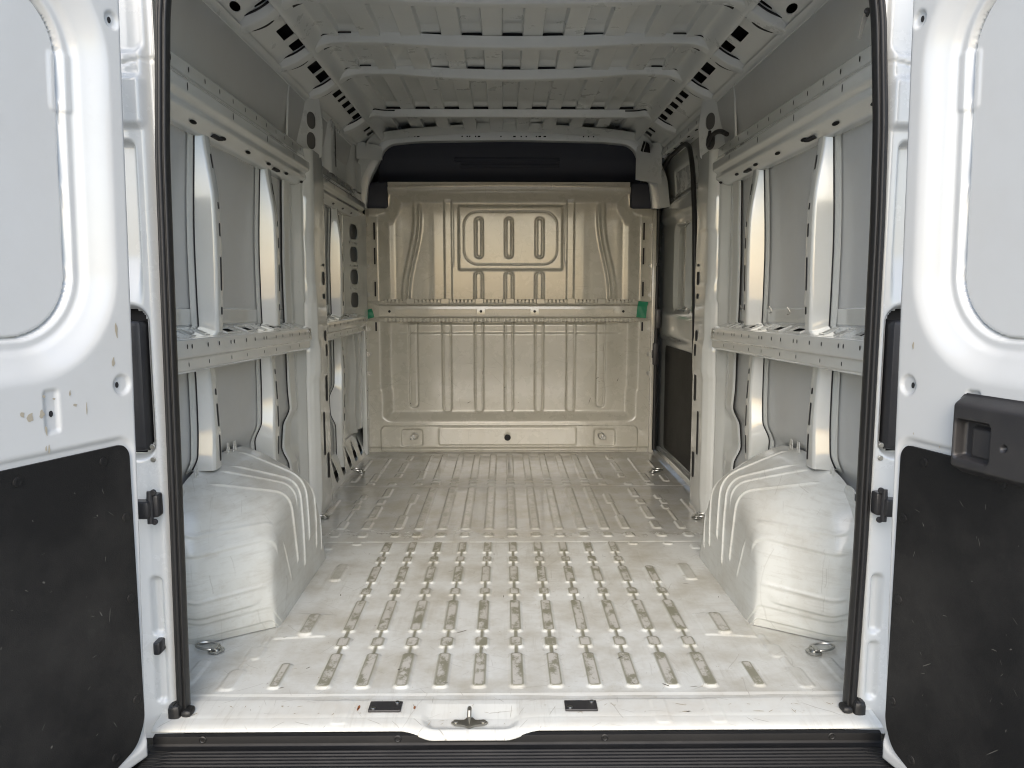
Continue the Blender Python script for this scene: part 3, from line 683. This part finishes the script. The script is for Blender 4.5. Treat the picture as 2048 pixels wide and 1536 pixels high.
# ---- roof
def trap(x, pitch=.1525): 
    t = np.abs(((x/pitch) % 1)-.5)*2; return ss(.465,.535,t)
bows = [(2.175,.013),(2.63,.013),(3.075,.018),(3.51,.022),(4.23,.0)]
xs = np.linspace(-.76,.76,1100); ysr = np.linspace(1.85,4.80,330); X, Y = np.meshgrid(xs, ysr, indexing='ij')
amp = np.ones_like(Y)
for yb, _ in bows[1:]: amp *= 1-.55*ss(yb-.10,yb-.045,Y)*(1-ss(yb-.045,yb+.02,Y))
Zr = 1.950+.026*trap(X)*amp*(1-ss(.66,.68,np.abs(X)))-.06*ss(.70,.76,np.abs(X))+.0012*vnoise(X,Y,4,61)+.010*(X/.7)**2*0
grid('roof_panel', np.stack([X,Y,Zr],-1), 'roof', VAN, sharp=180)
for bi, (yb, cam_) in enumerate(bows):
    path = [(-.885,1.828),(-.86,1.835),(-.805,1.856),(-.715,1.922)]+[(x, 1.912+cam_*min(1,(abs(x)/.5)**2)) for x in np.linspace(-.66,.66,23)]+[(.715,1.922),(.805,1.856),(.86,1.835),(.885,1.828)]
    path = fillet(path, .03, 4)
    sec = fillet([(-.046,.036),(-.044,.032),(-.030,.003),(-.025,.0),(.012,.0),(.016,.006),(.018,.014),(.044,.015),(.046,.019)], .005, 3)
    P = [[(x, yb+a*(1.0 if abs(x)<.72 else 1.25), z+b) for a, b in sec] for x, z in path]
    B = grid('roof_bow', P, 'roof', VAN, sharp=50)
    mm = MB(); mm.addgrid([[(x, yb+dy, zz) for dy, zz in ((-.027,z+.030),(-.027,1.99),(.008,1.99),(.008,z+.012))] for x in np.linspace(-.70,.70,30) for z in (1.912+cam_*min(1,(abs(x)/.5)**2),)]); mm.into(B,'gap_shade')  # dark strip added to paint the shaded gap between bow and roof
    m = MB()
    for k in range(-9, 10):
        x = k*.074+(.012 if k % 2 else -.010)
        zc = 1.912+cam_*min(1,(abs(x)/.5)**2)+.0142
        a = .008 if k % 3 else .005
        m.plate(rrect(x, yb+.031, a, .0042, .002, 2), [], lambda u,v,q: (u,v,zc-q), .0006)
    px_, pz_ = np.array(path)[:,0], np.array(path)[:,1]
    for s in (-1,1):
        if bi < 4:
            for xa, xb, wd in ((.785,.862,.0115),(.690,.770,.0125)):
                lf = [(x, wd*abs(math.sin(math.pi*(x-xa)/(xb-xa)))**.6) for x in np.linspace(xa,xb,14)]
                m.addgrid([[(s*x, yb+.040+.004+d, float(np.interp(s*x,px_,pz_))+.0132) for d in (-h, h)] for x, h in lf])
        m.tube([(s*x, yb-.058, float(np.interp(s*x,px_,pz_))+.026) for x in np.linspace(.60,.875,20)], .0034, 6)
    m.into(B,'gap_shade')
# header above the bulkhead
path = fillet([(-.86,1.50),(-.84,1.66),(-.785,1.76),(-.745,1.845),(-.70,1.875),(-.55,1.890),(0,1.900),(.55,1.890),(.70,1.875),(.745,1.845),(.785,1.76),(.84,1.66),(.86,1.50)], .05, 5)
cen = np.array((0,1.5)); P = []
for x, z in path:
    d = np.array((x,z))-cen; d /= np.linalg.norm(d)
    P.append([(x+d[0]*o, yv, z+d[1]*o) for o, yv in ((0.,4.80),(0.,4.742),(.012,4.735),(.045,4.735),(.07,4.69),(.08,4.62))])
HD = grid('roof_header', P, 'roof', VAN, sharp=45)
m = MB()
for x in (-.60,-.56,-.54,-.28,-.25,-.235,-.20,-.18,-.05,.03,.07,.10,.16,.18,.21,.44,.47,.50): m.plate(rrect(x,1.9175,.008 if int(x*100)%3==0 else .004,.004,.002,2),[],lambda u,v,q:(u,4.7338-q,v),.0006)
m.into(HD,'gap_shade')
# cant rails with square openings
for s in (-1, 1):
    n = math.hypot(.165,.115)
    def fc(u, v, q): t = v/n; q = q+.010; return (s*(.885-.165*t+q*.57), u, 1.826+.115*t+q*.82)
    H_ = []
    sq = lambda y, a, b=.041, v=.132: rrect(y, v, a, b, .005, 2)
    H_ += [ell(2.49,.047,.040,.014,14), ell(2.60,.043,.018,.009,12)]
    for y in (2.36,2.61,2.845,3.001,3.269,3.401): H_.append(sq(y,.052))
    for y, a in ((3.572,.018),(3.688,.036),(3.785,.022),(3.893,.036),(4.017,.038),(4.145,.038),(4.46,.022),(4.56,.034),(4.675,.036)): H_.append(sq(y,a,.036))
    m = MB(); m.plate([(1.84,.0),(4.74,.0),(4.74,n),(1.84,n)], H_, fc, .0025)
    C = m.build('cant_rail', 'roof', VAN)
    P = [[(s*.889,y,1.812),(s*.883,y,1.815),(s*.881,y,1.826),(s*.868,y,1.838)] for y in np.linspace(1.84,4.74,30)]
    grid('cant_seam', P, 'roof', C, sharp=50)
    # dark sheet painting the shade inside the box section
    P = [[(s*.93,y,1.84),(s*.90,y,1.93),(s*.78,y,1.985),(s*.74,y,1.975)] for y in (1.84,4.74)]
    grid('cant_cavity', P, 'gap_shade' if True else 'roof', C, sharp=50)
# corner gussets at the front
for s in (-1,1):
    P = [[(s*(.875-.12*t), 4.56+.18*t, 1.86-(.24 if s > 0 else .10)*k*(1-.2*t)) for k in np.linspace(0,1,8)] for t in np.linspace(0,1,8)]
    GUS = grid('front_gusset', P, 'roof', VAN, sharp=180)
MB().plate([(.0,.0),(.06,.012),(.035,.05),(.01,.035)],[],lambda u,v,q:(.815-u*.5,4.60+u,1.80+v*1.4),.001).plate([(.068,.012),(.085,.02),(.06,.058),(.045,.05)],[],lambda u,v,q:(.815-u*.5,4.60+u,1.80+v*1.4),.001).into(GUS,'gap_shade')

# ---- right side: sliding door opening
m = MB(); lp = fillet([(3.70,.02),(3.755,.02),(3.80,.74),(3.86,1.30),(3.93,1.60),(4.02,1.735),(4.14,1.765),(4.55,1.755),(4.70,1.70),(4.775,1.55),(4.785,1.2),(4.775,.02)], .06, 6)
m.tube([(.905,y,z) for y,z in lp[2:]], .013, 10); m.build('side_door_seal','seal',VAN)
SD = MB()
# inner panel of the closed sliding door: openings for the window blank and the upper pocket
P = []
for y in np.linspace(3.62,4.86,120):
    P.append([(.958-.05*math.exp(-((z-.80)/.05)**2)*0+.0-.020*float(ss(.70,.76,z)*(1-ss(.86,.90,z)))-.018*float(ss(1.40,1.44,z)*(1-ss(1.50,1.56,z)))-.03*float(ss(1.55,1.9,z))
        +.022*float((1-ss(-.01,.008,sdr(np.array(y),np.array(z),4.33,1.14,.22,.235,.05))))
        -.030*float((1-ss(-.012,.012,abs(y-4.25)-.03)))*float((ss(.9,.93,z)*(1-ss(1.35,1.38,z))))
        +.020*float((1-ss(-.01,.008,sdr(np.array(y),np.array(z),4.30,1.62,.26,.06,.02))))*1.0, y, z) for z in np.linspace(-.02,1.86,170)])
SDO = grid('sliding_door', P, 'inner', VAN, sharp=60)
m = MB(); m.plate(rrect(4.24,.365,.475,.315,.03,6),[],lambda u,v,q:(.952+q,u,v),.005); m.build('lining_board','board',SDO)
MB().box((.92,3.70,-.03),(.955,4.80,.035),.008).build('door_threshold','inner',SDO)
m = MB().box((.885,4.745,.555),(.915,4.80,.69),.005).box((.890,4.75,.60),(.880,4.79,.645),.003); m.build('door_latch','plast',SDO)
MB().box((.895,4.74,.78),(.925,4.80,.90),.006).build('door_buffer','plast',SDO)
m = MB()
for y in (4.0,4.2,4.4,4.6): m.plate(ell(y,1.77,.03,.006,10),[],lambda u,v,q:(.915,u,v),.001)
m.into(SDO,'gap_shade')
# header rail above the door opening
pr = fillet([(.885,1.83),(.872,1.80),(.872,1.775),(.90,1.768),(.945,1.766)],.006,3)
DH = grid('door_header',[[(x,y,z) for x,z in pr] for y in np.linspace(3.60,4.76,20)],'roof',VAN,sharp=50)
m = MB()
for y in np.arange(3.75,4.7,.16): m.plate(ell(y,1.79,.005,.009,8),[],lambda u,v,q:(.8712,u,v),.0006); m.plate(ell(y+.06,.888,.022,.006,10),[],lambda u,v,q:(v,u,1.7692-q),.0006)
m.into(DH,'gap_shade')
# front post of the opening
MB().box((.872,4.775,.0),(.902,4.82,1.50),.006).build('corner_post','bulk',VAN)

# ---- rear frame (D pillars) round the door opening
for s in (-1, 1):
    xs_ = np.linspace(.792,.985,60); zs_ = np.linspace(-.06,1.80,420); Xg, Zg = np.meshgrid(xs_, zs_, indexing='ij')
    Yr = 1.765-.020*ss(.800,.822,Xg)*1.0-.012*ss(.90,.93,Xg)
    Yr = Yr+.020*(1-ss(-.006,.006,sdr(Xg,Zg,.868,1.13,.028,.19,.012)))*ss(.95,1.08,Zg)         # long channel
    Yr = Yr-.012*(1-ss(-.008,.008,sdr(Xg,Zg,.855,1.405,.040,.052,.012)))                         # pressed block
    Yr = Yr+.010*(1-ss(-.006,.006,sdr(Xg,Zg,.845,1.60,.03,.09,.02)))
    Yr = Yr+.0045*np.exp(-((Zg-(1.482+.25*(.86-Xg)))/.0022)**2)
    Yr = Yr+.014*(1-ss(-.008,.006,sdr(Xg,Zg,.842,.265,.012,.07,.01)))+.010*(1-ss(-.008,.006,sdr(Xg,Zg,.842,.10,.012,.07,.01)))
    cut = sdr(Xg,Zg,.905,.790,.068,.165,.03)
    kp = (cut > 0)[:-1,:-1]
    Yr = Yr+.02*(1-ss(0,.014,cut))
    D = grid('rear_pillar', np.stack([s*Xg,Yr,Zg],-1), 'white', VAN, keep=kp, sharp=180)
    MB().box((min(s*.838,s*.98),1.79,.60),(max(s*.838,s*.98),1.85,.98)).build('lamp_cavity','gap_shade',D)
    MB().box((min(s*.842,s*.97),1.735,.635),(max(s*.842,s*.97),1.80,.93),.012).build('lamp_housing','plast',D)
    grid('pillar_return', [[(s*.794,1.764,z),(s*.800,1.772,z),(s*.845,1.82,z),(s*.90,1.90,z),(s*.93,1.95,z)] for z in np.linspace(-.02,1.82,8)], 'inner', D, sharp=40)
    # door hinge
    m = MB().box((min(s*.814,s*.838),1.712,.488),(max(s*.814,s*.838),1.742,.540),.005)
    m.box((min(s*.826,s*.875),1.69,.49),(max(s*.826,s*.875),1.72,.53),.006)
    m.disc((s*.830,1.708,.476),(0,0,1),.007,.074,14).disc((s*.822,1.712,.547),(0,-1,0),.007,.006,12).disc((s*.822,1.712,.479),(0,-1,0),.007,.006,12)
    m.build('door_hinge','plast',D)
    for z in (.575,.605): MB().disc((s*.833,1.744,z+.04),(0,-1,0),.006,.003,12).build('pillar_bolt','dsteel',D)
    for z0, h in ((.160,.030),) if s < 0 else (): MB().box((min(s*.829,s*.845),1.715,z0),(max(s*.829,s*.845),1.75,z0+h),.004).build('door_stop','plast',D)
    # grubby rubber foot at the lower corner
    m = MB().box((min(s*.770,s*.795),1.725,.0),(max(s*.770,s*.795),1.760,.016),.007).box((min(s*.795,s*.825),1.722,-.02),(max(s*.795,s*.825),1.765,.030),.010)
    m.build('seal_foot','seal',D)
grid('rear_header', [[(x,y,z) for y,z in ((1.95,1.90),(1.80,1.80),(1.77,1.78),(1.74,1.80),(1.72,1.95),(1.72,2.04))] for x in np.linspace(-.96,.96,12)], 'white', VAN, sharp=40)
# door seal: one ribbed rubber loop
lp = fillet([(-.784,.012),(-.779,.40),(-.775,.75),(-.772,1.02),(-.768,1.30),(-.752,1.60),(-.735,1.70),(-.66,1.775),(-.5,1.79),(.5,1.79),(.66,1.775),(.745,1.70),(.767,1.60),(.784,1.36),(.789,1.15),(.790,.86),(.790,.40),(.783,.012)], .05, 6)
lp = np.array(lp); T = np.gradient(lp, axis=0); T /= np.linalg.norm(T,axis=1)[:,None]; Nn = np.stack([-T[:,1],T[:,0]],-1)   # outward side
if Nn[3][0] > 0: Nn = -Nn
sec = fillet([(.012,1.782),(.003,1.770),(-.0005,1.756),(.0015,1.741),(.006,1.739),(.0085,1.743),(.011,1.736),(.0165,1.735),(.019,1.740),(.0225,1.739),(.0265,1.745),(.027,1.775)], .003, 3)
P = [[(p[0]+n_[0]*o*1.0, y, p[1]+n_[1]*o) for o, y in sec] for p, n_ in zip(lp, Nn)]
grid('door_seal', P, 'seal', VAN, sharp=50)

# ---- rear doors
def rear_door(s, P0, ang, nm):
    a = math.radians(ang); d = np.array((s*math.sin(a), -math.cos(a), 0)); nrm = np.array((-s*math.cos(a), -math.sin(a), 0))
    P0 = np.array((*P0, 0.)); up = np.array((0,0,1.))
    def f(u, z, w_): return P0+d*u+up*z+nrm*w_
    us = np.arange(.02, .78, .0036); zs = np.arange(-.055, 1.75, .0036); U, Z = np.meshgrid(us, zs, indexing='ij')
    sh = .034*(1-Z/1.5); E = U-sh
    Wd = .0004*vnoise(U,Z,8,71+s)
    sd_ = sdr(E, Z, .468, 1.235, .325, .328, .125)
    Wd += -.034*(1-ss(.018,.085,sd_))*.76-.034*.24*(1-ss(.018,.034,sd_))
    Wd += -.010*(1-ss(-.002,.001,sd_)); Wd -= .018*np.exp(-((sd_+.001)/.0026)**2)
    # long pressed bead between hinge edge and window
    Wd += -.006*np.exp(-((sd_-.062)/.006)**2)*ss(1.05,1.15,Z)*0
    edge = np.minimum(E-.018, Z+.04)
    Wd += -.055*(1-ss(-.012,.016,edge))**1.3
    tab = sdr(E, Z, .142, 1.395, .020, .055, .008); Wd += .0022*(1-ss(-.003,.003,tab))
    for cu, cz, r in ((.060,.803,.022),(.050,1.535,.018)):
        q = np.hypot((E-cu+ (0.034*(1-cz/1.5))*0), Z-cz); Wd += -.006*(1-ss(r-.005,r,q))
    tab = sdr(U, Z, .240, .770, .014, .040, .006); Wd += -.005*(1-ss(-.003,.003,tab))
    brd = sdr(U, Z, .43, .345, .366, .342, .03); Wd += -.006*(1-ss(-.002,.012,brd))
    DR = grid('rear_door', f(U[...,None], Z[...,None], Wd[...,None]), 'door', VAN, sharp=180)
    if nm: DR['label'] = nm
    # outer skin of the door
    m = MB(); c = [f(u,z,w_) for u in (.03,.80) for z in (-.05,1.75) for w_ in (-.075,-.060)]
    m.add(c, [[0,1,3,2],[4,6,7,5],[0,4,5,1],[2,3,7,6],[0,2,6,4],[1,5,7,3]]); m.build('door_skin','white',DR)
    m = MB()
    cor = fillet([(.070,.660),(.070,.06),(.095,.012),(.16,-.01),(.78,-.01),(.78,.678),(.085,.678)] if True else [], .02, 5, True)
    m.plate(cor.tolist(), [], lambda u,v,q: f(u,v,-.0035+q), .006); m.build('lining_board','board',DR)
    for u, z in ((.135,.652),(.320,.652),(.088,.523),(.088,.346),(.088,.118),(.150,.020),(.50,.652)):
        MB().disc(f(u,z,.0025), nrm, .009, .003, 16, [(0,.010),(.0018,.0095),(.0030,.006),(.0022,.003)]).build('board_screw','board',DR)
    m = MB()
    for u, z in ((.077+.008,.803),(.240,.765),(.052,1.535)):
        m.plate(ell(u,z,.0042,.0062,10),[],lambda uu,v,q:f(uu,v,-.0052 if abs(z-.765)>.01 else -.0042)+nrm*q,.0008)
    m.into(DR,'gap_shade')
    return DR, f, nrm
DL, fL, nL = rear_door(-1, (-.80,1.68), 21, 'left rear door with scuffed paint above a black lining board')
DRt, fR, nR = rear_door(1, (.785,1.66), 14, 'right rear door carrying a black inner pull handle')
def chips(f, nrm, parent, spots):
    m = MB()
    for u, z, a, b in spots:
        k = 11; ph = random.random()*6
        pts = [(u+a*math.cos(t)*(1+.35*math.sin(3*t+ph)), z+b*math.sin(t)*(1+.3*math.sin(2*t+ph))) for t in np.linspace(0,6.283,k,endpoint=False)]
        m.plate(pts, [], lambda uu,v,q: f(uu,v,.0006)+nrm*q, .0002)
    m.into(parent,'chip')
chips(fL, nL, DL, [(.285,.765,.006,.010),(.300,.772,.004,.006),(.262,.768,.005,.007),(.255,.735,.002,.010),(.252,.70,.002,.008),(.258,.702,.0015,.006),(.19,.775,.004,.003),(.165,.765,.0012,.012),(.235,.793,.003,.002),(.095,.852,.0035,.010),(.083,.915,.003,.016),(.255,.80,.003,.003),(.20,.80,.002,.006)])
chips(fR, nR, DRt, [(.085,.885,.0025,.006),(.088,.675,.0015,.004),(.17,.69,.001,.003),(.10,.705,.0012,.002)])
# pull handle on the right door
us = np.arange(.196,.42,.0025); zs = np.arange(.640,.822,.0025); U, Z = np.meshgrid(us, zs, indexing='ij')
top = .80-.03*(U-.21)*0
d = sdr(U, Z, .318, .728, .106, .074, .020)
Hh = .030*(1-ss(-.020,.001,d))**.7
pk = sdr(U, Z, .272, .722, .038, .036, .008); Hh += -.026*(1-ss(-.005,.003,pk))
fl = sdr(U, Z, .282, .718, .024, .028, .004); Hh += .012*(1-ss(-.003,.003,fl))*ss(.255,.262,U)
kh = np.hypot(U-.342, Z-.722); Hh += -.010*(1-ss(.004,.007,kh))
HN = grid('pull_handle', fR(U[...,None], Z[...,None], (Hh+.001)[...,None]), 'plast', DRt, keep=((d<.002)[:-1,:-1]), sharp=180)

# ---- small chips, specks and scuffs that belong to the painted sheets
def marks(o, n, place, m_, smin, smax, asp=3.):
    mb = MB()
    for i in range(n):
        c, U_, V_, N_ = place(i); sz = random.uniform(smin, smax)*(.5+random.random()); a_ = random.random()*3.14; k = random.randint(5,8)
        c, U_, V_, N_ = (np.array(t, float) for t in (c, U_, V_, N_)); e = random.uniform(1, asp)
        A_ = U_*math.cos(a_)+V_*math.sin(a_); B_ = -U_*math.sin(a_)+V_*math.cos(a_)
        pts = [c+A_*sz*e*math.cos(t)*random.uniform(.6,1.2)+B_*sz/e**.5*math.sin(t)*random.uniform(.6,1.2)+N_*.0006 for t in np.linspace(0,6.283,k,endpoint=False)]
        mb.add([tuple(p) for p in pts], [list(range(k))])
    mb.into(o, m_)
fz = lambda x, y: float(Hf[min(max(int(np.searchsorted(xf, x)),0),len(xf)-1), min(max(int(np.searchsorted(yf, y)),0),len(yf)-1)])
def fl(i):
    y = 1.86+2.9*random.random()**1.8; x = random.uniform(-.68,.68); return (x, y, fz(x,y)+.0004), (1,0,0), (0,1,0), (0,0,1)
marks(FLOOR, 150, fl, 'chip', .0008, .0022); marks(FLOOR, 70, fl, 'smudge', .0012, .0035, 5)
def sl_(i): x = random.uniform(-.78,.80); y = random.choice((1.7035,1.7045,1.712,1.74,1.77)); return (x, y, float(np.interp(y, SPY, SPZ))+.0005), (1,0,0), (0,1,0), (0,0,1)
marks(SILL, 130, sl_, 'chip', .0010, .0026, 5)
sw = MB()
for xa, xb, yy0 in ((.27,.60,1.7155),(-.62,-.40,1.716),(-.36,-.30,1.7145),(.10,.24,1.7125)):
    n_ = int((xb-xa)/.004); rr = [(xa+i*.004, yy0+random.uniform(-.0008,.0008), random.uniform(.0002,.0030)) for i in range(n_)]
    sw.addgrid([[(x, y-h, float(np.interp(y-h,SPY,SPZ))+.0006), (x, y+h*.6, float(np.interp(y+h,SPY,SPZ))+.0006)] for x, y, h in rr])
sw.into(SILL, 'chip')
for DD, ff, nn_ in ((DL, fL, nL), (DRt, fR, nR)):
    bd = [c for c in DD.children if c.name.startswith('lining_board')][0]
    def bp(i, ff=ff, nn_=nn_):
        return ff(random.uniform(.12,.44), random.uniform(.05,.62), .0027), ff(1,0,0)-ff(0,0,0), (0,0,1), nn_
    marks(bd, 34, bp, 'scuff', .0008, .0022, 8)
marks(BK, 60, lambda i: ((random.uniform(-.7,.7), 4.848, random.uniform(.28,.72)), (1,0,0), (0,0,1), (0,-1,0)), 'smudge', .001, .004, 7)
# ------------------------------------------------------------------ loose things
def tape(loc, w_, h, label, tilt):
    P = []
    for i in range(7):
        for_j = []
        for j in range(9):
            u = (i/6-.5)*w_; v = (j/8-.5)*h
            x = u*math.cos(tilt)-v*math.sin(tilt); z = u*math.sin(tilt)+v*math.cos(tilt)
            for_j.append((loc[0]+x, loc[1]-.003-.010*(j/8 > .85)*1-.002*math.sin(i*1.3+j), loc[2]+z))
        P.append(for_j)
    o = grid('green_tape', P, 'tape', None, sharp=180); tag(o, label, 'tape', 'green tape strips on the bulkhead'); 
    return o
tape((.812,4.762,.895), .060, .100, 'green tape strip on the right end of the bulkhead cross rail, beside the sliding door', -.10)
tape((-.862,4.776,.868), .058, .055, 'short green tape strip on the left end of the bulkhead cross rail', .25)
m = MB()
P = [[(.806+.022*t*(1-.3*k)-.010*k, 1.885+.02*t+.004*math.sin(k*3), 1.640-.058*k+.008*t) for t in np.linspace(0,1,6)] for k in np.linspace(0,1,10)]
o = grid('paper_tag', P, 'paper', None, sharp=180); tag(o, 'small grey paper tag hanging inside the opening at the top of the right seal', 'tag')
MB().tube([(.817,1.892,1.636),(.826,1.895,1.655),(.845,1.885,1.668),(.868,1.87,1.670),(.915,1.87,1.672)], .0035, 8).disc((.817,1.892,1.646),(0,-1,.3),.008,.006,12).build('tag_clip', 'plast', o)
